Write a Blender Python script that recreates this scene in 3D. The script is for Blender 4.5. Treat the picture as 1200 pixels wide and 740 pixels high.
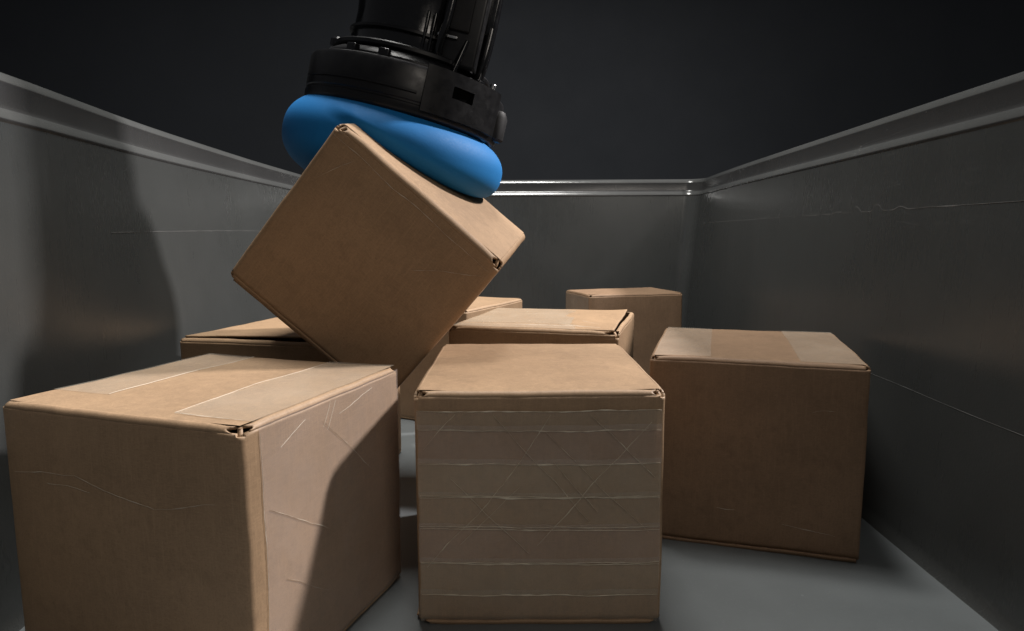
import bpy, bmesh, math, random
from mathutils import Vector, Matrix, noise
random.seed(7)
S = bpy.context.scene
for o in list(bpy.data.objects): bpy.data.objects.remove(o)
C = S.collection

# ------------------------------------------------------------------ camera
cd = bpy.data.cameras.new('camera'); cam = bpy.data.objects.new('camera', cd); C.objects.link(cam)
cd.sensor_width = 36; cd.sensor_fit = 'HORIZONTAL'; cd.lens = 772.12/1200*36
cd.clip_start = 0.02; cd.clip_end = 100
r_ = Vector((.99999, -.00055924, -.00442265)); u_ = Vector((.00445787, .12544867, .9920901)); f_ = Vector((0, .99209995, -.12544992))
m = Matrix((r_, u_, -f_)).transposed().to_4x4(); m.translation = Vector((0, 0, .46))
cam.matrix_world = m
S.camera = cam

# ------------------------------------------------------------------ world and lamps
w = bpy.data.worlds.new('World'); S.world = w; w.use_nodes = True
bg = w.node_tree.nodes['Background']; bg.inputs[0].default_value = (.92, .94, 1, 1); bg.inputs[1].default_value = .062
def area(name, loc, target, size, power, col, spread=180, sy=None):
    l = bpy.data.lights.new(name, 'AREA'); l.energy = power; l.color = col
    l.size = size; l.spread = math.radians(spread)
    if sy: l.shape = 'RECTANGLE'; l.size_y = sy
    o = bpy.data.objects.new(name, l); C.objects.link(o); o.location = loc
    o.rotation_euler = (Vector(target)-Vector(loc)).to_track_quat('-Z', 'Y').to_euler()
    return o
area('key_lamp', (3.5, 2.34, 3.55), (-.25, 1.1, .2), .34, 78, (1, .95, .93), 80)
area('overhead_lamp', (-.02, 1.36, 2.45), (0, 1.2, 0), .60, 74, (1, .98, .94))
area('front_fill', (.85, -1.0, 1.6), (0, 1.2, .2), .7, 7.4, (1, .91, .81))  # added fill from behind the camera, brightens the box fronts
S.view_settings.view_transform = 'Standard'; S.view_settings.look = 'None'
S.view_settings.exposure = 0; S.view_settings.gamma = 1
S.render.resolution_x = 1024; S.render.resolution_y = 631
S.render.engine = 'CYCLES'

# ------------------------------------------------------------------ helpers
def tag(o, label=None, cat=None, group=None, kind=None):
    if label: o['label'] = label
    if cat: o['category'] = cat
    if group: o['group'] = group
    if kind: o['kind'] = kind
    return o
def empty(name, loc, label, cat, group=None, mat=None):
    o = bpy.data.objects.new(name, None); C.objects.link(o); o.empty_display_size = .05
    if mat is not None: o.matrix_world = mat
    else: o.location = loc
    return tag(o, label, cat, group)
def link(name, bm, mat, parent=None, smooth=True, recalc=True):
    if recalc: bmesh.ops.recalc_face_normals(bm, faces=bm.faces)
    me = bpy.data.meshes.new(name); bm.to_mesh(me); bm.free()
    for p in me.polygons: p.use_smooth = smooth
    me.materials.append(mat)
    o = bpy.data.objects.new(name, me); C.objects.link(o)
    if parent: o.parent = parent
    return o
def grid_faces(bm, rows, close=False):
    n = len(rows[0])
    for a, b in zip(rows[:-1], rows[1:]):
        for j in range(n if close else n-1):
            k = (j+1) % n
            bm.faces.new((a[j], a[k], b[k], b[j]))

# ------------------------------------------------------------------ materials
class NT:
    def __init__(s, name):
        s.m = bpy.data.materials.new(name); s.m.use_nodes = True
        s.t = s.m.node_tree; s.p = s.t.nodes['Principled BSDF']; s.out = s.t.nodes['Material Output']
    def n(s, typ, **kw):
        x = s.t.nodes.new(typ)
        for k, v in kw.items():
            if hasattr(x, k) and not k[0].isupper(): setattr(x, k, v)
            else: x.inputs[k.replace('_', ' ')].default_value = v
        return x
    def l(s, a, b): s.t.links.new(a, b)
    def coord(s, scale=(1, 1, 1)):
        tc = s.n('ShaderNodeTexCoord'); mp = s.n('ShaderNodeMapping'); mp.inputs['Scale'].default_value = scale
        s.l(tc.outputs['Object'], mp.inputs['Vector']); return mp.outputs[0]
    def noise(s, vec, scale, detail=4, rough=.6, dist=0):
        x = s.n('ShaderNodeTexNoise'); x.inputs['Scale'].default_value = scale; x.inputs['Detail'].default_value = detail
        x.inputs['Roughness'].default_value = rough; x.inputs['Distortion'].default_value = dist
        s.l(vec, x.inputs['Vector']); return x.outputs['Fac']
    def ramp(s, fac, stops):
        x = s.n('ShaderNodeValToRGB'); e = x.color_ramp.elements
        while len(e) < len(stops): e.new(.5)
        for q, (p, c) in zip(e, stops): q.position = p; q.color = (*c, 1) if len(c) == 3 else c
        s.l(fac, x.inputs[0]); return x.outputs[0]
    def mix(s, f, a, b, typ='MIX'):
        x = s.n('ShaderNodeMix', data_type='RGBA', blend_type=typ)
        for sock, v in ((x.inputs[0], f), (x.inputs[6], a), (x.inputs[7], b)):
            if hasattr(v, 'is_linked') or hasattr(v, 'links'): s.l(v, sock)
            else: sock.default_value = v if not isinstance(v, tuple) else (*v, 1)
        return x.outputs[2]
    def math(s, op, a, b=0.):
        x = s.n('ShaderNodeMath', operation=op)
        for i, v in enumerate((a, b)):
            if hasattr(v, 'links'): s.l(v, x.inputs[i])
            else: x.inputs[i].default_value = v
        return x.outputs[0]
    def bump(s, h, strength, dist):
        x = s.n('ShaderNodeBump'); x.inputs['Strength'].default_value = strength; x.inputs['Distance'].default_value = dist
        s.l(h, x.inputs['Height']); s.l(x.outputs[0], s.p.inputs['Normal'])

def cardboard(name, base=(.315, .204, .118), rough=.62, gloss=.3):
    t = NT(name)
    v = t.coord(); vx = t.coord((1, 1, 9)); vf = t.coord((7, 7, 1))
    big = t.noise(v, 7, 5, .6); fib = t.noise(vx, 90, 5, .75); fine = t.noise(v, 420, 4, .85); strk = t.noise(t.coord((1, 1, .06)), 420, 3, .7); mid = t.noise(v, 38, 6, .7, .6)
    a = tuple(c*.80 for c in base); b = tuple(min(1, c*1.13) for c in base)
    col = t.mix(t.ramp(big, [(.3, (0, 0, 0)), (.7, (1, 1, 1))]), a, b)
    col = t.mix(t.math('MULTIPLY', t.ramp(fib, [(.45, (0, 0, 0)), (.72, (1, 1, 1))]), .55), col, tuple(min(1, c*1.32) for c in base))
    col = t.mix(t.math('MULTIPLY', t.ramp(mid, [(.50, (0, 0, 0)), (.75, (1, 1, 1))]), .60), col, tuple(c*.66 for c in base))
    col = t.mix(t.math('MULTIPLY', t.ramp(fine, [(.48, (0, 0, 0)), (.66, (1, 1, 1))]), .50), col, tuple(c*.62 for c in base))
    col = t.mix(t.math('MULTIPLY', t.ramp(strk, [(.5, (0, 0, 0)), (.7, (1, 1, 1))]), .30), col, tuple(min(1, c*1.35) for c in base))
    # faint corrugation flutes (vertical on the side faces)
    tc = t.n('ShaderNodeTexCoord'); sx = t.n('ShaderNodeSeparateXYZ'); t.l(tc.outputs['Object'], sx.inputs[0])
    fl = t.math('SINE', t.math('MULTIPLY', t.math('ADD', sx.outputs[0], sx.outputs[1]), 900.))
    # scuffs: thin bent light scratches
    sv = t.coord((3, 3, 16)); wv = t.noise(sv, 5, 3, .5, 1.5)
    sc = t.ramp(t.math('ABSOLUTE', t.math('SUBTRACT', wv, .5)), [(0, (1, 1, 1)), (.006, (0, 0, 0))])
    mask = t.ramp(t.noise(v, 9, 2), [(.55, (0, 0, 0)), (.7, (1, 1, 1))])
    col = t.mix(t.math('MULTIPLY', t.math('MULTIPLY', sc, mask), .35), col, tuple(min(1, c*1.7) for c in base))
    t.l(col, t.p.inputs['Base Color'])
    h = t.math('ADD', t.math('MULTIPLY', fl, .02), t.math('ADD', mid, t.math('MULTIPLY', fine, .5)))
    t.bump(h, .35, .0009)
    t.l(t.ramp(mid, [(0, (rough-.08,)*3), (1, (rough+.1,)*3)]), t.p.inputs['Roughness'])
    t.p.inputs['Specular IOR Level'].default_value = gloss
    return t.m
M_card = cardboard('kraft_cardboard')
M_card2 = cardboard('red_brown_cardboard', (.245, .155, .094))
M_card3 = cardboard('tan_cardboard', (.335, .220, .131), .52, .4)

def film(name, fac=.30, tint=(.62, .52, .44), rough=.28):
    t = NT(name); v = t.coord(); n1 = t.noise(v, 14, 5, .65, .5); n2 = t.noise(t.coord((1, 1, 14)), 30, 4, .7)
    t.p.inputs['Base Color'].default_value = (*tint, 1); t.p.inputs['Roughness'].default_value = rough
    t.l(t.ramp(n1, [(.2, (rough-.06,)*3), (.8, (rough+.14,)*3)]), t.p.inputs['Roughness'])
    t.bump(t.math('ADD', n1, t.math('MULTIPLY', n2, .5)), .5, .002)
    tr = t.n('ShaderNodeBsdfTransparent'); mx = t.n('ShaderNodeMixShader')
    t.l(t.ramp(n1, [(.3, (fac*.75,)*3), (.75, (fac*1.25,)*3)]), mx.inputs[0])
    t.l(tr.outputs[0], mx.inputs[1]); t.l(t.p.outputs[0], mx.inputs[2]); t.l(mx.outputs[0], t.out.inputs['Surface'])
    return t.m
M_tape = film('clear_tape', .24, (.60, .53, .43), .22)
M_tape_pink = film('worn_clear_tape', .27, (.62, .51, .45), .24)
M_tape_b = film('glossy_clear_tape', .29, (.62, .55, .44), .16)
M_tape_edge = film('tape_edge', .6, (.66, .58, .50), .35)
M_crease = film('creased_film', .46, (.80, .72, .60), .4)
M_crease_b = film('stretched_film_edge', .80, (.78, .70, .56), .35)

def plastic(name, base, rough, streak=1.):
    t = NT(name); v = t.coord()
    n1 = t.noise(v, 2.2, 5, .6); n2 = t.noise(t.coord((1.2, 1.2, .12)), 60, 4, .7); n3 = t.noise(v, 260, 3, .7)
    col = t.mix(t.ramp(n1, [(.3, (0, 0, 0)), (.7, (1, 1, 1))]), tuple(c*.82 for c in base), tuple(c*1.15 for c in base))
    col = t.mix(t.math('MULTIPLY', t.ramp(n3, [(.6, (0, 0, 0)), (.78, (1, 1, 1))]), .35), col, tuple(c*1.6 for c in base))
    # thin long scuffs
    wv = t.noise(t.coord((.5, .5, 7)), 2.6, 4, .5, 1.2)
    sc = t.ramp(t.math('ABSOLUTE', t.math('SUBTRACT', wv, .5)), [(0, (1, 1, 1)), (.004, (0, 0, 0))])
    mk = t.ramp(t.noise(v, 6, 2), [(.55, (0, 0, 0)), (.68, (1, 1, 1))])
    col = t.mix(t.math('MULTIPLY', t.math('MULTIPLY', sc, mk), .5*streak), col, tuple(c*3 for c in base))
    # specks and small nicks
    vo = t.n('ShaderNodeTexVoronoi'); vo.inputs['Scale'].default_value = 26; t.l(t.coord((1, 1, 1.7)), vo.inputs['Vector'])
    sp = t.ramp(vo.outputs['Distance'], [(.035, (1, 1, 1)), (.06, (0, 0, 0))])
    col = t.mix(t.math('MULTIPLY', t.math('MULTIPLY', sp, mk), .5*streak), col, tuple(c*3.5 for c in base))
    t.l(col, t.p.inputs['Base Color'])
    t.l(t.ramp(t.math('ADD', t.math('MULTIPLY', n1, .6), t.math('MULTIPLY', n2, .4)), [(.25, (rough-.07,)*3), (.75, (rough+.10,)*3)]), t.p.inputs['Roughness'])
    t.bump(t.math('ADD', t.math('MULTIPLY', n2, .5), n3), .25, .0006)
    return t.m
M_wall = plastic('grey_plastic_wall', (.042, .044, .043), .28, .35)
M_floor = plastic('grey_plastic_floor', (.128, .140, .143), .46, .6)  # paler than the walls: the floor's stronger light is put into its colour
M_rim = plastic('grey_plastic_rim', (.036, .036, .036), .24)
def simple(name, base, rough, spec=.5, scale=60, amp=.2, bumpd=.0005, metal=0.):
    t = NT(name); v = t.coord(); n = t.noise(v, scale, 5, .65); n2 = t.noise(v, 5, 4, .6)
    t.l(t.mix(n2, tuple(c*(1-amp) for c in base), tuple(min(1, c*(1+amp)) for c in base)), t.p.inputs['Base Color'])
    t.l(t.ramp(n, [(.3, (max(rough-.08, .02),)*3), (.7, (rough+.1,)*3)]), t.p.inputs['Roughness'])
    t.p.inputs['Specular IOR Level'].default_value = spec; t.p.inputs['Metallic'].default_value = metal
    t.bump(n, .3, bumpd); return t.m
M_black = simple('satin_black_plastic', (.006, .006, .007), .36, .4)
M_black_gloss = simple('gloss_black_plastic', (.006, .006, .007), .16, .6)
M_black_matt = simple('matt_black_rubber', (.009, .009, .010), .6, .3)
M_blue = simple('blue_rubber', (.009, .165, .45), .66, .25, 420, .10, .0006)
M_metal = simple('steel', (.5, .5, .5), .25, .5, 60, .1, .0003, 1.)
M_void = simple('recess_shade_black', (.0015, .0015, .0015), .9, .05)  # near-black colour stands in for the shade inside the clamp window
M_back = simple('dark_backdrop', (.027, .030, .035), .85, .2, 3, .08, .0003)
M_ground = simple('dark_ground', (.03, .03, .03), .8, .2, 20, .3, .002)

# ------------------------------------------------------------------ room shell behind the bin
bm = bmesh.new()
rows = []
for i in range(25):
    x = -6+i*.5
    rows.append([bm.verts.new((x, 3.9+.02*math.sin(x*3.1)+.015*math.sin(x*7.7+1), z)) for z in (-.75, .5, 1.5, 2.5, 4.0)])
grid_faces(bm, rows)
o = link('background_wall', bm, M_back); tag(o, kind='structure')
sm = o.modifiers.new('thick', 'SOLIDIFY'); sm.thickness = .05
bm = bmesh.new(); bmesh.ops.create_grid(bm, x_segments=8, y_segments=8, size=8)
bmesh.ops.translate(bm, vec=(0, 0, -.75), verts=bm.verts)
tag(link('ground', bm, M_ground), kind='structure')

# ------------------------------------------------------------------ the grey bin
RZ = .650
def lerp_tab(tab, y):
    for (y0, x0), (y1, x1) in zip(tab[:-1], tab[1:]):
        if y <= y1: return x0+(x1-x0)*max(0, (y-y0)/(y1-y0))
    return tab[-1][1]
Ltop = [(-.45, -.560), (.45, -.566), (.78, -.578), (1.1, -.622), (1.56, -.652), (2.0, -.667), (2.45, -.672)]
Rtop = [(-.45, .585), (.6, .592), (.8, .600), (1.2, .618), (1.6, .632), (2.1, .66), (2.45, .688)]
Lbot = [(-.45, -.570), (.5, -.580), (1.1, -.598), (2.0, -.625), (2.45, -.635)]
Rbot = [(-.45, .563), (.5, .568), (1.0, .573), (2.0, .605), (2.45, .622)]
def path(top):
    L, R_ = (Ltop, Rtop) if top else (Lbot, Rbot); yb = 2.44 if top else 2.41; rc = .05
    P = []; n = 26
    def smoothx(tab, y): return sum(lerp_tab(tab, y+d) for d in (-.16, -.08, 0, .08, .16))/5 if y > -.2 and y < 2.2 else lerp_tab(tab, y)
    for i in range(n+1):
        y = -.45+(yb-rc+.45)*i/n; P.append(('L', smoothx(L, y), y))
    xl, xr = P[-1][1], smoothx(R_, yb-rc)
    for i in range(1, 7):
        a = math.pi/2*i/7; P.append(('B', xl+rc*(1-math.cos(a)), yb-rc+rc*math.sin(a)))
    for i in range(17): P.append(('B', xl+rc+(xr-xl-2*rc)*i/16, yb))
    for i in range(1, 7):
        a = math.pi/2*(1-i/7); P.append(('B', xr-rc*(1-math.cos(a)), yb-rc+rc*math.sin(a)))
    for i in range(n+1):
        y = yb-rc-(yb-rc+.45)*i/n; P.append(('R', smoothx(R_, y), y))
    return P
PT, PB = path(True), path(False)
NP = len(PT)
def normal_in(i):
    a, b = PT[max(0, i-1)], PT[min(NP-1, i+1)]
    t = Vector((b[1]-a[1], b[2]-a[2], 0)).normalized(); return Vector((t.y, -t.x, 0))
def wall_pt(i, z, off=0.):
    k = z/RZ; p = Vector((PB[i][1]*(1-k)+PT[i][1]*k, PB[i][2]*(1-k)+PT[i][2]*k, z))
    w = noise.noise(Vector((p.x*2.2, p.y*2.2, z*3)))*.004
    return p+normal_in(i)*(off+w)
tote = empty('storage_bin', (0, 1, 0), 'deep grey plastic bin holding the boxes, with a ridged shiny rim', 'bin')
def sub(name, bm, mat, par=tote, **k):
    o = link(name, bm, mat, None, **k); o.parent = par
    o.matrix_parent_inverse = par.matrix_world.inverted() if False else Matrix.Translation(-Vector(par.location)); return o
zs = [0, .006, .02, .06]+[.12+.058*i for i in range(8)]+[.588]
def wall(rng, lab):
    bm = bmesh.new(); rows = []
    for i in rng:
        col = []
        for z in zs: col.append(bm.verts.new(wall_pt(i, z, .012 if z == 0 else (.004 if z == .006 else 0))))
        for z in (.560, .28, 0.): col.append(bm.verts.new(wall_pt(i, z, -.006)))
        rows.append(col)
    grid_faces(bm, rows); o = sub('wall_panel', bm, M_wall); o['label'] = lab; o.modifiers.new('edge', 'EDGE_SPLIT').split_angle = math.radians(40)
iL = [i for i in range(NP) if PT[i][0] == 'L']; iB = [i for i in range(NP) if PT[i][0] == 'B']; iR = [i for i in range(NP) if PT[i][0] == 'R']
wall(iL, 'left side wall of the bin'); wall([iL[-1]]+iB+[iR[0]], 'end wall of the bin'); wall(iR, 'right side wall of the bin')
# rim: lower bead, band, upper rolled lip
bm = bmesh.new(); rows = []
prof = [(-.003, .580), (.0004, .5886), (.0012, .5906)]
prof += [(.0014-.0062*t-.0006*math.sin(math.pi*t)*-1, .592+.0125*t) for t in (0, .2, .4, .6, .8, 1)]
prof += [(-.0066, .6065), (-.0072, .610), (-.0074, .617), (-.0074, RZ-.022), (-.0068, RZ-.015)]
prof += [(-.0066-.0058*t+.0006*math.sin(math.pi*t), RZ-.0135+.0105*t) for t in (0, .2, .4, .6, .8, 1)]
prof += [(-.0145, RZ-.0012), (-.019, RZ), (-.034, RZ-.001), (-.040, RZ-.008), (-.040, RZ-.05)]
for i in range(NP): rows.append([bm.verts.new(wall_pt(i, z, o_)) for o_, z in prof])
grid_faces(bm, rows)
M_ridge = plastic('ridge_highlight_tint', (.068, .070, .069), .20, .5)  # paler tint paints the bright highlight lines onto the rim ridges
zc = lambda f: sum(k_ in ridge_ids for k_ in f)
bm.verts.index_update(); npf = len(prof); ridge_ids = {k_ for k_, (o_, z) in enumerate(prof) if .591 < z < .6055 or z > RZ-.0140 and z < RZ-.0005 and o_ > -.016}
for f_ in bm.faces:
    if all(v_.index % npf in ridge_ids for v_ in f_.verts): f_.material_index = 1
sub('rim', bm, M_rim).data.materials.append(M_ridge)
# floor
bm = bmesh.new(); rows = []
left = [p for p in PB[:len(iL)+3]]
for j in range(30):
    y = -.45+(2.43+.45)*j/29
    xl, xr = lerp_tab(Lbot, y)-.004, lerp_tab(Rbot, y)+.004
    rows.append([bm.verts.new((xl+(xr-xl)*i/20, y, .001+.0012*noise.noise(Vector((i*.3, y*3, 0))))) for i in range(21)])
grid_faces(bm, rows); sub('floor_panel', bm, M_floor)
# moulded scores and scuffs on the walls, thin raised lines that follow the panel
def wall_line(i0, i1, zf, wdt, name='score_line', n=60, off=.0004):
    bm = bmesh.new(); rows = []
    for k in range(n+1):
        fi = i0+(i1-i0)*k/n; ia = int(fi); fr = fi-ia; ib = min(ia+1, NP-1); z = zf(k/n)
        c = lambda zz, of: wall_pt(ia, zz, of)*(1-fr)+wall_pt(ib, zz, of)*fr
        ww = wdt*(.5+.9*abs(noise.noise(Vector((k*.21, zf(0)*50, 0)))))
        rows.append([bm.verts.new(c(z-ww, -.0005)), bm.verts.new(c(z, off)), bm.verts.new(c(z+ww, -.0005))])
    grid_faces(bm, rows); return sub(name, bm, M_score)
M_score = simple('scuffed_grey_plastic', (.20, .20, .195), .5, .4, 90, .3)
M_score2 = simple('faint_scuffed_plastic', (.105, .105, .102), .5, .4, 90, .4)
def ri(y): return iR[0]+(PT[iR[0]][2]-y)/((PT[iR[0]][2]+.45)/26)
def li(y): return (y+.45)/((PT[iL[-1]][2]+.45)/26)
wall_line(ri(1.12), ri(.55), lambda t: .226+.004*t+.0008*math.sin(t*9), .0011)
o = wall_line(ri(2.3), ri(.55), lambda t: .488+.006*t+.012*max(0, math.sin(t*150))*math.exp(-((t-.665)/.06)**2), .0018, n=200); o.data.materials[0] = M_score2
o = wall_line(li(1.0), li(1.75), lambda t: .462+.004*math.sin(t*2), .0014); o.data.materials[0] = M_score2

# ------------------------------------------------------------------ cardboard boxes
def card_box(label, mat, w, d, h, M, r=.0065, s=.011, bulge=.003, gap=None, lift=.0, seed=0, group='square cardboard boxes in the bin', holes=None):
    """w,d,h in local x,y,z; M = matrix of the box's bottom front-left corner."""
    root = empty('cardboard_box', None, label, 'box', group, M)
    holes = holes or {}
    def warp(p, side=None):
        x, y, z = p
        a, b, c = x/w, y/d, z/h
        q = Vector(p)
        nz = lambda k: noise.noise(Vector((x*6+seed*13.7+k*5, y*6, z*6)))
        q += Vector((nz(0), nz(1), nz(2)))*.0018
        nf = lambda k: noise.noise(Vector((x*26+seed*3.1+k*5, y*26, z*26)))
        q += Vector((nf(0), nf(1), nf(2)))*.0007
        ins = lambda t: math.sin(math.pi*min(1, max(0, t)))
        f = lambda n_: math.exp(-(n_/.02)**2)
        q.y -= bulge*.6*ins(a)*ins(c)*f(y); q.y += bulge*.6*ins(a)*ins(c)*f(d-y)
        q.x -= bulge*.6*ins(b)*ins(c)*f(x); q.x += bulge*.6*ins(b)*ins(c)*f(w-x)
        q.z += bulge*ins(a)*ins(b)*f(h-z)
        # crushed lip just under the top edges
        return q
    def lin(a, b, n): return [a+(b-a)*i/n for i in range(n+1)]
    N = 14
    # --- body: four sides as one wrapped sheet (with rounded vertical folds) + bottom
    bm = bmesh.new()
    per = []
    def arc(cx, cy, a0):
        return [(cx+r*math.cos(a0+math.pi/2*k/4), cy+r*math.sin(a0+math.pi/2*k/4)) for k in range(1, 4)]
    per += [(x, 0) for x in lin(r, w-r, N)] + arc(w-r, r, -math.pi/2)
    per += [(w, y) for y in lin(r, d-r, N)] + arc(w-r, d-r, 0)
    per += [(x, d) for x in lin(w-r, r, N)] + arc(r, d-r, math.pi/2)
    per += [(0, y) for y in lin(d-r, r, N)] + arc(r, r, math.pi)
    rows = []
    zz = [r]+lin(r+.006, h-.02, N)+[h-.016, h-.0125, h-.0095, h-r]
    rnd = random.Random(seed)
    def hs(c): return holes.get(c, s*rnd.uniform(.75, 1.3))
    H = {c: hs(c) for c in ('FL', 'FR', 'BL', 'BR')}
    HB = {c: s*rnd.uniform(.7, 1.3) for c in ('FL', 'FR', 'BL', 'BR')}
    vz = [[bm.verts.new(warp((x, y, z))) for x, y in per] for z in zz]
    corner = {}
    for k_, c_ in ((N, 'FR'), (2*N+4, 'BR'), (3*N+8, 'BL'), (4*N+12, 'FL')):
        for j_ in range(k_, k_+4): corner[j_ % len(per)] = c_
    for zi in range(len(zz)-1):
        for j in range(len(per)):
            k = (j+1) % len(per); c_ = corner.get(j)
            if c_ and zz[zi] > h-r-(H[c_]-r)*.45-1e-4 and zi > 3: continue      # the notch runs a little down the fold
            bm.faces.new((vz[zi][j], vz[zi][k], vz[zi+1][k], vz[zi+1][j]))
    # curled paper tongue inside each larger notch
    for c_, sx, sy in (('FL', 0, 0), ('FR', 1, 0), ('BR', 1, 1), ('BL', 0, 1)):
        if H[c_] < .010: continue
        cx, cy = (r if not sx else w-r), (r if not sy else d-r); ux, uy = (1 if sx else -1), (1 if sy else -1); rr = []
        for a_ in range(6):
            t_ = a_/5; zc = h-.002-.012*t_; o_ = -.004+.0075*math.sin(t_*math.pi*.6)
            rr.append([bm.verts.new(warp((cx+ux*(o_*.6)+q_*uy*-.7, cy+uy*(o_*.6)+q_*ux*.7, zc))) for q_ in (-.0022, 0, .0022)])
        grid_faces(bm, rr)
    def fold(bm, edge, top, zb, s0, s1, inset=0.):
        """quarter-round fold joining a side to the top (or bottom) panel"""
        L = w if edge in ('front', 'back') else d
        rows = []
        for i_ in range(25):
            row = []; q_ = (0, .012, .03, .06)[i_] if i_ < 4 else (1-(0, .012, .03, .06)[24-i_] if i_ > 20 else .06+.88*(i_-3)/18)
            for k in range(6):
                cut = 1-.65*abs(k/5*2-1)**2          # the notch is rounded, widest halfway round the fold
                a0, a1 = r+(s0-r)*cut, r+(s1-r)*cut
                t = a0+(L-a0-a1)*q_
                a = math.pi/2*k/5; out = r*(1-math.cos(a)); up = r*math.sin(a)
                # a little pinch at the ends so the folds look crushed
                e = min(t-s0, L-s1-t); pin = .0012*math.exp(-(e/.012)**2)*math.sin(a)
                z = (h-r+up-pin) if top else (r-up+pin)
                o_ = out
                if edge == 'front': p = (t, o_, z)
                elif edge == 'back': p = (t, d-o_, z)
                elif edge == 'left': p = (o_, t, z)
                else: p = (w-o_, t, z)
                row.append(bm.verts.new(warp(p)))
            rows.append(row)
        grid_faces(bm, rows)
    ends = dict(front=('FL', 'FR'), back=('BL', 'BR'), left=('FL', 'BL'), right=('FR', 'BR'))
    for e, (a, b) in ends.items():
        fold(bm, e, False, 0, HB[a], HB[b]); fold(bm, e, True, h, H[a], H[b])
    def panel(bm, z, gapf=None):
        xs = [r, r+.004, r+.011]+lin(r+.02, w-r-.02, N)+[w-r-.011, w-r-.004, w-r]
        ys = [r, r+.004, r+.011]+lin(r+.02, d-r-.02, N)+[d-r-.011, d-r-.004, d-r]
        rows = []
        for y in ys:
            row = []
            for x in xs:
                px, py, pz = x, y, 0
                if gapf: px, py, pz = gapf(x, y)
                row.append(bm.verts.new(warp((px, py, z))+Vector((0, 0, pz))))
            rows.append(row)
        grid_faces(bm, rows)
    panel(bm, 0)
    body = link('body', bm, mat, root)
    body.modifiers.new('board', 'SOLIDIFY').thickness = .0032; body.modifiers['board'].offset = -1
    # --- top panel with its folds
    bm = bmesh.new(); gf = None
    if gap:
        ge, g0, g1 = gap
        def gf(x, y):
            u_, L_, t = (y, d, x/w) if ge == 'front' else (w-x, w, y/d)
            g = g0+(g1-g0)*t; n_ = r+g+(u_-r)*(1-g/(.05-r)) if u_ < .05 else u_
            up = lift*(.35+.65*t)*math.exp(-max(u_-r, 0)/.07)
            return (x, n_, up) if ge == 'front' else (w-n_, y, up)
    panel(bm, h, gf)
    top = link('top_panel', bm, mat, root)
    top.modifiers.new('board', 'SOLIDIFY').thickness = .0032; top.modifiers['board'].offset = -1; top.modifiers['board'].use_rim = bool(gap)
    return root, warp
def surf(face, u, v, w, d, h, off):
    """point on a box face, u,v in metres: front(x,z) right(y,z) left(y,z) top(x,y)"""
    if face == 'front': return (u, -off, v)
    if face == 'right': return (w+off, u, v)
    if face == 'left': return (-off, u, v)
    if face == 'top': return (u, v, h+off)
def strip(root, warp, dims, face, u0, v0, u1, v1, name='tape', mat=None, off=.0007, nu=16, nv=8, jag=0.):
    w, d, h = dims; bm = bmesh.new(); rows = []
    for i in range(nu+1):
        row = []
        for j in range(nv+1):
            u = u0+(u1-u0)*i/nu; v = v0+(v1-v0)*j/nv
            if j in (0, nv) and jag: v += jag*noise.noise(Vector((u*25, v*7, u0*9)))
            o_ = off
            if 0 < i < nu and 0 < j < nv: o_ += .0004*max(0, noise.noise(Vector((u*40, v*40, off*999))))
            row.append(bm.verts.new(warp_off(warp, surf(face, u, v, w, d, h, 0), face, o_)))
        rows.append(row)
    grid_faces(bm, rows); return link(name, bm, mat or M_tape, root)
def warp_off(warp, p, face, off):
    q = warp(p)
    return q+{'front': Vector((0, -off, 0)), 'right': Vector((off, 0, 0)), 'left': Vector((-off, 0, 0)), 'top': Vector((0, 0, off))}[face]
def creases(root, warp, dims, segs, wd=.0006, off=.0015, mat=None, name='crease'):
    """thin raised wrinkles, each one a part: segs = (face,u0,v0,u1,v1[,width])"""
    w, d, h = dims
    for si, sg in enumerate(segs):
        bm = bmesh.new()
        face, u0, v0, u1, v1 = sg[:5]; ww = sg[5] if len(sg) > 5 else wd
        flat = abs(v1-v0) < .004 and name == 'tape_edge'
        L = math.hypot(u1-u0, v1-v0); n = max(6, int(L/.004)); nx, ny = -(v1-v0)/L, (u1-u0)/L; rows = []
        for k in range(n+1):
            t = k/n; wob = (.0012 if flat else .0042)*noise.noise(Vector((t*L*(22 if flat else 14), si*3.3+u0*50, 0)))*(1 if flat else math.sin(math.pi*t))
            wob += .0006*noise.noise(Vector((t*L*90, si*5.3, 2)))
            u = u0+(u1-u0)*t+nx*wob; v = v0+(v1-v0)*t+ny*wob
            q = ww*(.12+1.25*abs(noise.noise(Vector((t*L*45, si*7.1, 4)))))*(min(1, 6*t, 6*(1-t))+.03)
            rows.append([bm.verts.new(warp_off(warp, surf(face, u+nx*q*e, v+ny*q*e, w, d, h, 0), face, off*(1 if e == 0 else .62))) for e in (-1, 0, 1)])
        grid_faces(bm, rows); link(name, bm, mat or M_crease, root)
def place(x, y, yaw, z=0.0005):
    return Matrix.Translation((x, y, z)) @ Matrix.Rotation(-yaw, 4, 'Z')

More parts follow.
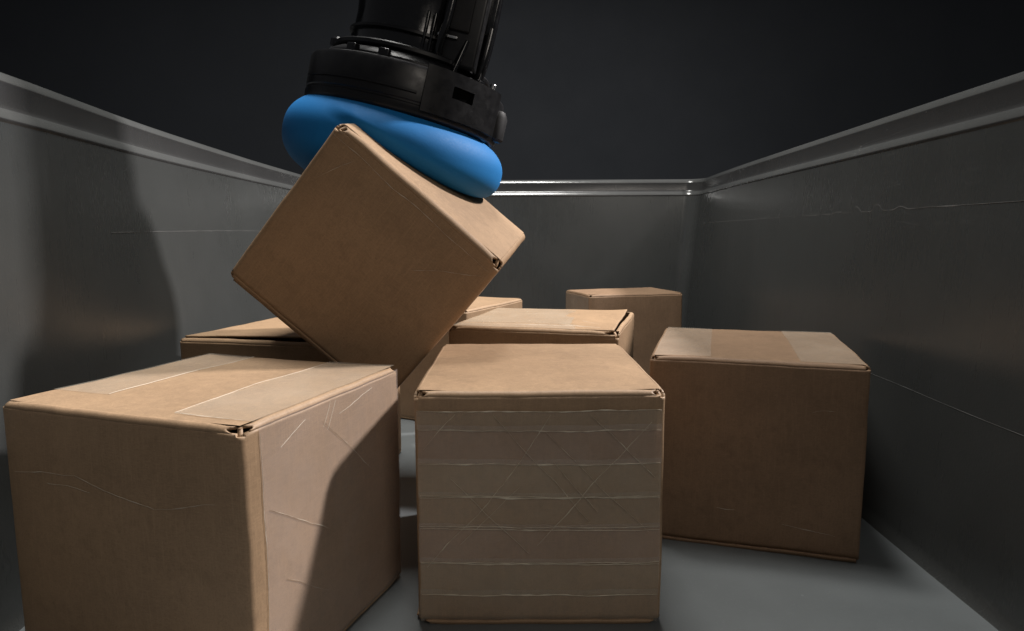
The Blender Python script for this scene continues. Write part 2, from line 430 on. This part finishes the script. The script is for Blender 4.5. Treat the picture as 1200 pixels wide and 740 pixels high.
# A: left front
dA = (.3045, .2880, .2885)
A, wA = card_box('nearest cardboard box at the front left, its taped right side half in shadow', M_card3, *dA, place(-.5295, .6635, .3256), s=.010, seed=1, bulge=.002, holes=dict(FR=.018, FL=.007, BR=.013))
strip(A, wA, dA, 'top', dA[0]-.095, .020, dA[0]-.004, dA[1]-.002, mat=M_tape)
strip(A, wA, dA, 'top', .004, .055, .085, dA[1]-.002, mat=M_tape)
strip(A, wA, dA, 'right', .022, .008, dA[1]-.003, dA[2]-.004, mat=M_tape_pink, nv=16)
creases(A, wA, dA, [('front', .015, .215, .10, .222), ('front', .10, .222, .20, .200), ('front', .20, .200, .272, .214), ('front', .06, .209, .12, .207),
    ('right', .03, .20, .13, .135), ('right', .12, .262, .21, .18), ('right', .05, .255, .09, .272), ('right', .12, .255, .135, .280), ('right', .127, .25, .145, .279), ('right', .15, .262, .22, .275),
    ('right', .021, .01, .023, .278, .0008), ('right', .05, .12, .12, .07)])
creases(A, wA, dA, [('top', dA[0]-.095, .021, dA[0]-.012, .019, .0007), ('top', dA[0]-.095, .021, dA[0]-.096, .28, .0005), ('top', .085, .056, .086, .28, .0005)])

# B: centre front
dB = (.2855, .3235, .2815)
B, wB = card_box('cardboard box at the centre front, its face wrapped in rows of clear tape', M_card3, *dB, place(-.1118, .7270, -.0012), seed=2, s=.012, bulge=.003)
rowsz = [.000+.004, .038, .077, .119, .157, .197, .237, .258, ]
for k, (z0, z1) in enumerate(zip(rowsz[:-1], rowsz[1:])):
    strip(B, wB, dB, 'front', .003+.001*(k % 2), z0, dB[0]-.004, min(z1+.006, .259), off=.0007+.00022*k, jag=.0012, nu=24, nv=4, mat=(M_tape, M_tape_pink, M_tape_b)[(k*2) % 3])
creases(B, wB, dB, [('front', .005, z, dB[0]-.005, z+random.uniform(-.0015, .0015), wd*1.5) for z, wd in
    ((.038, .0007), (.077, .0007), (.078, .0006), (.119, .0008), (.1215, .0005), (.157, .0008), (.159, .0005), (.197, .0009), (.237, .0009), (.259, .0010))]
    , off=.0028, mat=M_crease_b, name='tape_edge')
creases(B, wB, dB, [('front', .012, .072, .10, .172), ('front', .10, .172, .155, .255), ('front', .01, .215, .048, .256), ('front', .09, .255, .20, .13),
       ('front', .14, .10, .27, .245), ('front', .20, .255, .275, .18), ('front', .04, .18, .13, .09), ('front', .16, .20, .21, .14, .0004), ('front', .05, .10, .12, .17, .0004),
       ('front', .15, .235, .268, .115, .0004)], off=.0028, mat=M_crease_b)

# C: right
dC = (.2925, .303, .280)
Cx, wC = card_box('red-brown cardboard box by the right bin wall, a darker band across its top', M_card2, *dC, place(.2025, .9513, .2985), seed=3, s=.006, bulge=.002, holes=dict(FR=.007, FL=.011, BR=.007))
strip(Cx, wC, dC, 'top', .006, .006, .085, dC[1]-.004, mat=M_tape)
strip(Cx, wC, dC, 'top', .205, .006, dC[0]-.006, dC[1]-.004, mat=M_tape)
creases(Cx, wC, dC, [('front', .19, .045, .26, .036), ('front', .10, .06, .125, .059), ('front', .22, .21, .25, .214)], wd=.0005)

# D: behind the centre box
dD = (.316, .3103, .2870)
D, wD = card_box('cardboard box directly behind the centre front box, glossy top with a torn open corner', M_card, *dD, place(-.1190, 1.2140, .265), seed=4, s=.010, bulge=.005, gap=('right', .003, .008), lift=.005, holes=dict(FR=.026, FL=.016))
strip(D, wD, dD, 'top', .01, .05, dD[0]-.03, dD[1]-.01, mat=M_tape_b)
strip(D, wD, dD, 'top', .005, .008, dD[0]-.028, .045, mat=M_tape)
for q_ in (('top', .20, .05, .28, .03), ('top', .12, .03, .25, .035), ('top', .235, .10, .285, .055)): creases(D, wD, dD, [q_])

# E: small bright top, partly hidden by the raised box
dE = (.200, .300, .282)
cE = Matrix.Translation((0, 0, 0))
E, wE = card_box('mostly hidden cardboard box behind the raised box, only its pale top corner showing', M_card3, *dE, place(-.3614+.087*math.cos(.4662), 1.6344-.087*math.sin(.4662), .4662), seed=5, s=.006)
# F: far right
dF = (.299, .190, .2825)
F, wF = card_box('farthest cardboard box, against the end wall on the right, seen almost edge-on', M_card2, *dF, place(.219, 1.85, -.29), seed=6, s=.006, bulge=.004)
strip(F, wF, dF, 'left', .006, .008, .180, .275, mat=M_tape)
# G: behind the left box
dG = (.287, .291, .281)
G, wG = card_box('cardboard box behind the front left box, a dark slit open along its top edge', M_card, *dG, place(-.5771, 1.1242, .2259), seed=8, s=.006, gap=('front', .003, .016), lift=.008, bulge=.003)

# H: the raised box
R3 = Matrix(((.7521, .1274, .6466), (-.0122, .9837, -.1796), (-.6589, .1272, .7414)))
dH = (.2935, .302, .2830)
cH = Vector((-.1923, 1.0739, .4266))
MH = Matrix.Translation(cH) @ R3.to_4x4() @ Matrix.Translation((-dH[0]/2, -dH[1]/2, -dH[2]/2))
HB_, wH = card_box('tilted cardboard box hanging from the blue suction cup, held above the others', M_card, *dH, MH, seed=9, r=.009, s=.009, bulge=.003, holes=dict(FL=.017, FR=.018))
creases(HB_, wH, dH, [('front', .006, dH[2]-.019, dH[0]-.008, dH[2]-.022, .0007), ('front', .20, .19, .28, .25, .0005), ('front', .02, .20, .05, .255, .0005)], mat=M_crease)

# ------------------------------------------------------------------ gripper
tilt = math.radians(13.6); back = math.radians(1)
ax = Vector((math.sin(tilt), 0, math.cos(tilt))).normalized()
gx = Vector((math.cos(tilt), 0, -math.sin(tilt)))
gy = ax.cross(gx)
GC = Vector((-.193, 1.125, .591))
MG = Matrix((gx, gy, ax)).transposed().to_4x4(); MG.translation = GC
grip = empty('robot_gripper', None, 'black robot arm end with a big soft blue suction cup gripping the tilted box', 'robot gripper', None, MG)
def lathe(name, prof, mat, parent, n=96, cap=True, sc=(1, 1), loc=(0, 0, 0), smooth=True, mod=None):
    bm = bmesh.new(); rows = []
    for (r, z) in prof:
        rows.append([bm.verts.new((loc[0]+r*sc[0]*math.cos(2*math.pi*k/n), loc[1]+r*sc[1]*math.sin(2*math.pi*k/n), loc[2]+z)) for k in range(n)])
    grid_faces(bm, rows, close=True)
    if cap:
        bm.faces.new(rows[0]); bm.faces.new(rows[-1])
    o = link(name, bm, mat, parent)
    if smooth == True:
        e = o.modifiers.new('edge', 'EDGE_SPLIT'); e.split_angle = math.radians(32)
    return o
# blue cup: fat pillow, dented by the box it holds
RB, TB = .181, .072
Hinv = (Matrix.Translation(cH) @ R3.to_4x4()).inverted(); Hm = Hinv.inverted()
bm = bmesh.new(); bmesh.ops.create_icosphere(bm, subdivisions=7, radius=1)
G2H = Hinv @ MG; H2G = G2H.inverted()
hx, hy, hz = dH[0]/2+.0018, dH[1]/2+.0018, dH[2]/2+.004
for v in bm.verts:
    c = v.co.copy(); rr = math.hypot(c.x, c.y); ang = math.atan2(c.y, c.x); ph = math.atan2(c.z, rr)
    ce, se = math.cos(ph), math.sin(ph); e1 = .62
    R_ = RB*(.30+.70*abs(ce)**e1) if abs(ce) > 0 else 0
    R_ = RB*abs(ce)**.70; Z = TB*(abs(se)**.85)*(1 if se > 0 else -1)
    Z *= 1+.10*math.cos(ang-math.pi)*1
    p = Vector((R_*math.cos(ang), R_*math.sin(ang), Z))
    q = G2H @ p
    # conform to the box
    dx, dz = -hx-q.x, q.z-hz      # >0 outside through the left face / the top face
    inside_y = q.y > -hy-.0 and q.y < hy
    if inside_y and q.x < hx+.02:
        d_ = max(dx, dz)
        if d_ < .06:
            k_ = .007; nd = k_*math.log(1+math.exp(max(d_, -.25)/k_)); need = nd-d_
            wz = 1/(1+math.exp(-(dz-dx)/.022))
            q.z += need*wz; q.x -= need*(1-wz)*.8
    g_ = H2G @ q
    # the rubber folds in where it is pulled against the box: a shallow furrow across its front
    if g_.y < -.02:
        lz = .040-.30*(g_.x+.075); s_ = min(1, max(0, (lz-g_.z)/.022)); s_ = s_*s_*(3-2*s_)
        ex = min(1, max(0, (g_.x+.085)/.05))*min(1, max(0, (.150-g_.x)/.06))
        g_.y += .007*s_*ex*min(1, (-g_.y-.02)/.05)
    v.co = g_
link('suction_cup', bm, M_blue, grip)
# housing ring above the cup
lathe('ring_housing', [(.120, .040), (.146, .042), (.155, .048), (.158, .054), (.158, .062), (.1565, .0635), (.1565, .066), (.158, .0675), (.159, .112), (.157, .116), (.149, .119), (.138, .120)], M_black, grip)
lathe('collar', [(.139, .119), (.139, .124), (.136, .128), (.124, .136), (.119, .138)], M_black, grip, cap=False)
lathe('neck', [(.118, .134), (.116, .142), (.108, .152), (.104, .175), (.103, .20), (.106, .235), (.112, .26), (.112, .40)], M_black_gloss, grip, sc=(1, 1))
def rbox(name, size, loc, mat, parent, bev=.003, rot=None):
    bm = bmesh.new(); bmesh.ops.create_cube(bm, size=1)
    for v in bm.verts: v.co = Vector((v.co.x*size[0], v.co.y*size[1], v.co.z*size[2]))
    bmesh.ops.bevel(bm, geom=list(bm.edges), offset=bev, segments=3, affect='EDGES', profile=.6)
    if rot: bmesh.ops.rotate(bm, cent=(0, 0, 0), matrix=rot, verts=bm.verts)
    bmesh.ops.translate(bm, vec=loc, verts=bm.verts)
    return link(name, bm, mat, parent)
def on_ring(px, rad, z):      # local x offset -> point on the front of a ring
    return Vector((px, -math.sqrt(max(rad*rad-px*px, 0)), z))
def rz(a): return Matrix.Rotation(a, 3, 'Z')
# clamp block with its rectangular window, right of the ring
def arc_plate(name, rad0, rad1, a0, a1, z0, z1, mat, parent, n=18, hole=None):
    bm = bmesh.new()
    A_ = [a0+(a1-a0)*i/n for i in range(n+1)]; Zs = [z0, z0+.003]+([hole[2], hole[3]] if hole else [])+[z1-.003, z1]
    Zs = sorted(Zs)
    def ring(rad, ins=0): return [[bm.verts.new((rad*math.cos(a), rad*math.sin(a), z)) for a in A_] for z in Zs]
    outer, inner = ring(rad1), ring(rad0)
    for i in range(len(Zs)-1):
        for j in range(n):
            if hole and hole[0] <= (A_[j]+A_[j+1])/2 <= hole[1] and Zs[i] >= hole[2]-1e-6 and Zs[i+1] <= hole[3]+1e-6: continue
            bm.faces.new((outer[i][j], outer[i][j+1], outer[i+1][j+1], outer[i+1][j]))
            bm.faces.new((inner[i][j], inner[i][j+1], inner[i+1][j+1], inner[i+1][j]))
    # border walls
    bm.edges.ensure_lookup_table()
    be = [e for e in bm.edges if len(e.link_faces) == 1]
    idx = {}
    for i in range(len(Zs)):
        for j in range(n+1): idx[outer[i][j]] = inner[i][j]
    for e in be:
        a, b = e.verts
        if a in idx and b in idx: bm.faces.new((a, b, idx[b], idx[a]))
    o = link(name, bm, mat, parent); o.modifiers.new('edge', 'EDGE_SPLIT').split_angle = math.radians(35)
    return o
D2 = math.radians
arc_plate('clamp', .1590, .1640, D2(-72), D2(-20), .056, .122, M_black, grip, n=24, hole=(D2(-57), D2(-44), .086, .103))
arc_plate('clamp_recess', .1596, .1604, D2(-60), D2(-36), .076, .116, M_void, grip, n=12)
arc_plate('band', .159, .1610, D2(-150), D2(-75), .078, .081, M_black, grip, n=30)
lathe('knob', [(.0, -.002), (.016, -.002), (.019, .002), (.019, .036), (.014, .046), (.0, .049)], M_black_matt, grip, n=32, loc=(.151, -.020, .056), cap=False)
lathe('bolt', [(.0, 0), (.005, 0), (.005, .012), (.004, .0135), (0, .0135)], M_metal, grip, n=16, loc=(.139, -.072, .118), cap=False)
lathe('knob', [(.0, 0), (.010, 0), (.012, .004), (.012, .012), (.009, .016), (0, .016)], M_black_gloss, grip, n=24, loc=(-.119, -.03, .137), cap=False)
lathe('stacked_ring', [(.117, .137), (.126, .137), (.128, .139), (.128, .144), (.126, .146), (.112, .147)], M_black, grip, cap=False)
lathe('stacked_ring', [(.105, .168), (.110, .169), (.110, .173), (.104, .175)], M_black, grip, cap=False)
for a_ in (-118, -97, -34):
    c_, s_ = math.cos(D2(a_)), math.sin(D2(a_))
    rbox('clip', (.016, .012, .012), (.143*c_, .143*s_, .124), M_black_gloss, grip, .002, rz(D2(a_+90)))
for a_, r1 in ((-52, .006), (-30, .004)):
    c_, s_ = math.cos(D2(a_)), math.sin(D2(a_))
    rbox('brace', (.006, r1*2, .060), (.134*c_, .134*s_, .148), M_black_gloss, grip, .002, rz(D2(a_+90)) @ Matrix.Rotation(D2(14), 3, 'Y'))
# ribs on the neck
for px in (.026, .036): 
    p = on_ring(px, .1065, .168); rbox('rib', (.0042, .010, .075), p, M_black_gloss, grip, .0018)
# square valve block and hose on the right of the neck
vb = rbox('valve_block', (.062, .085, .20), (.078, -.062, .236), M_black, grip, .006)
rbox('valve_cover', (.036, .006, .05), (.072, -.107, .212), M_black_matt, grip, .002)
rbox('valve_plate', (.030, .004, .004), (.060, -.1085, .176), M_metal, grip, .001)
rbox('valve_cover', (.028, .008, .030), (.092, -.107, .268), M_black_gloss, grip, .003)
rbox('bracket', (.020, .050, .11), (.112, -.045, .255), M_black_gloss, grip, .004)
def tube(name, pts, rad, mat, parent, n=14):
    bm = bmesh.new(); rows = []
    P = [Vector(p) for p in pts]; S_ = []
    for i in range(len(P)-1):
        p0, p1, p2, p3 = P[max(i-1, 0)], P[i], P[i+1], P[min(i+2, len(P)-1)]
        for k in range(8):
            t = k/8; S_.append(.5*((2*p1)+(p2-p0)*t+(2*p0-5*p1+4*p2-p3)*t*t+(3*p1-p0-3*p2+p3)*t**3))
    S_.append(P[-1])
    for i, p in enumerate(S_):
        t = (S_[min(i+1, len(S_)-1)]-S_[max(i-1, 0)]).normalized(); a = t.orthogonal().normalized(); a = (Vector((0, 1, 0))-t*t.y).normalized(); b = t.cross(a)
        rows.append([bm.verts.new(p+a*rad*math.cos(2*math.pi*k/n)+b*rad*math.sin(2*math.pi*k/n)) for k in range(n)])
    grid_faces(bm, rows, close=True); bm.faces.new(rows[0]); bm.faces.new(rows[-1])
    return link(name, bm, mat, parent)
tube('hose', [(.108, -.06, .11), (.116, -.065, .16), (.117, -.06, .23), (.112, -.05, .32), (.11, -.04, .42)], .0085, M_black_gloss, grip)
tube('hose', [(.055, -.098, .12), (.052, -.112, .16), (.058, -.116, .22), (.056, -.11, .40)], .006, M_black_gloss, grip)
# upper arm, out of the frame above
lathe('arm_tube', [(.112, .395), (.120, .40), (.120, .43), (.095, .44), (.095, 1.1)], M_black, grip)
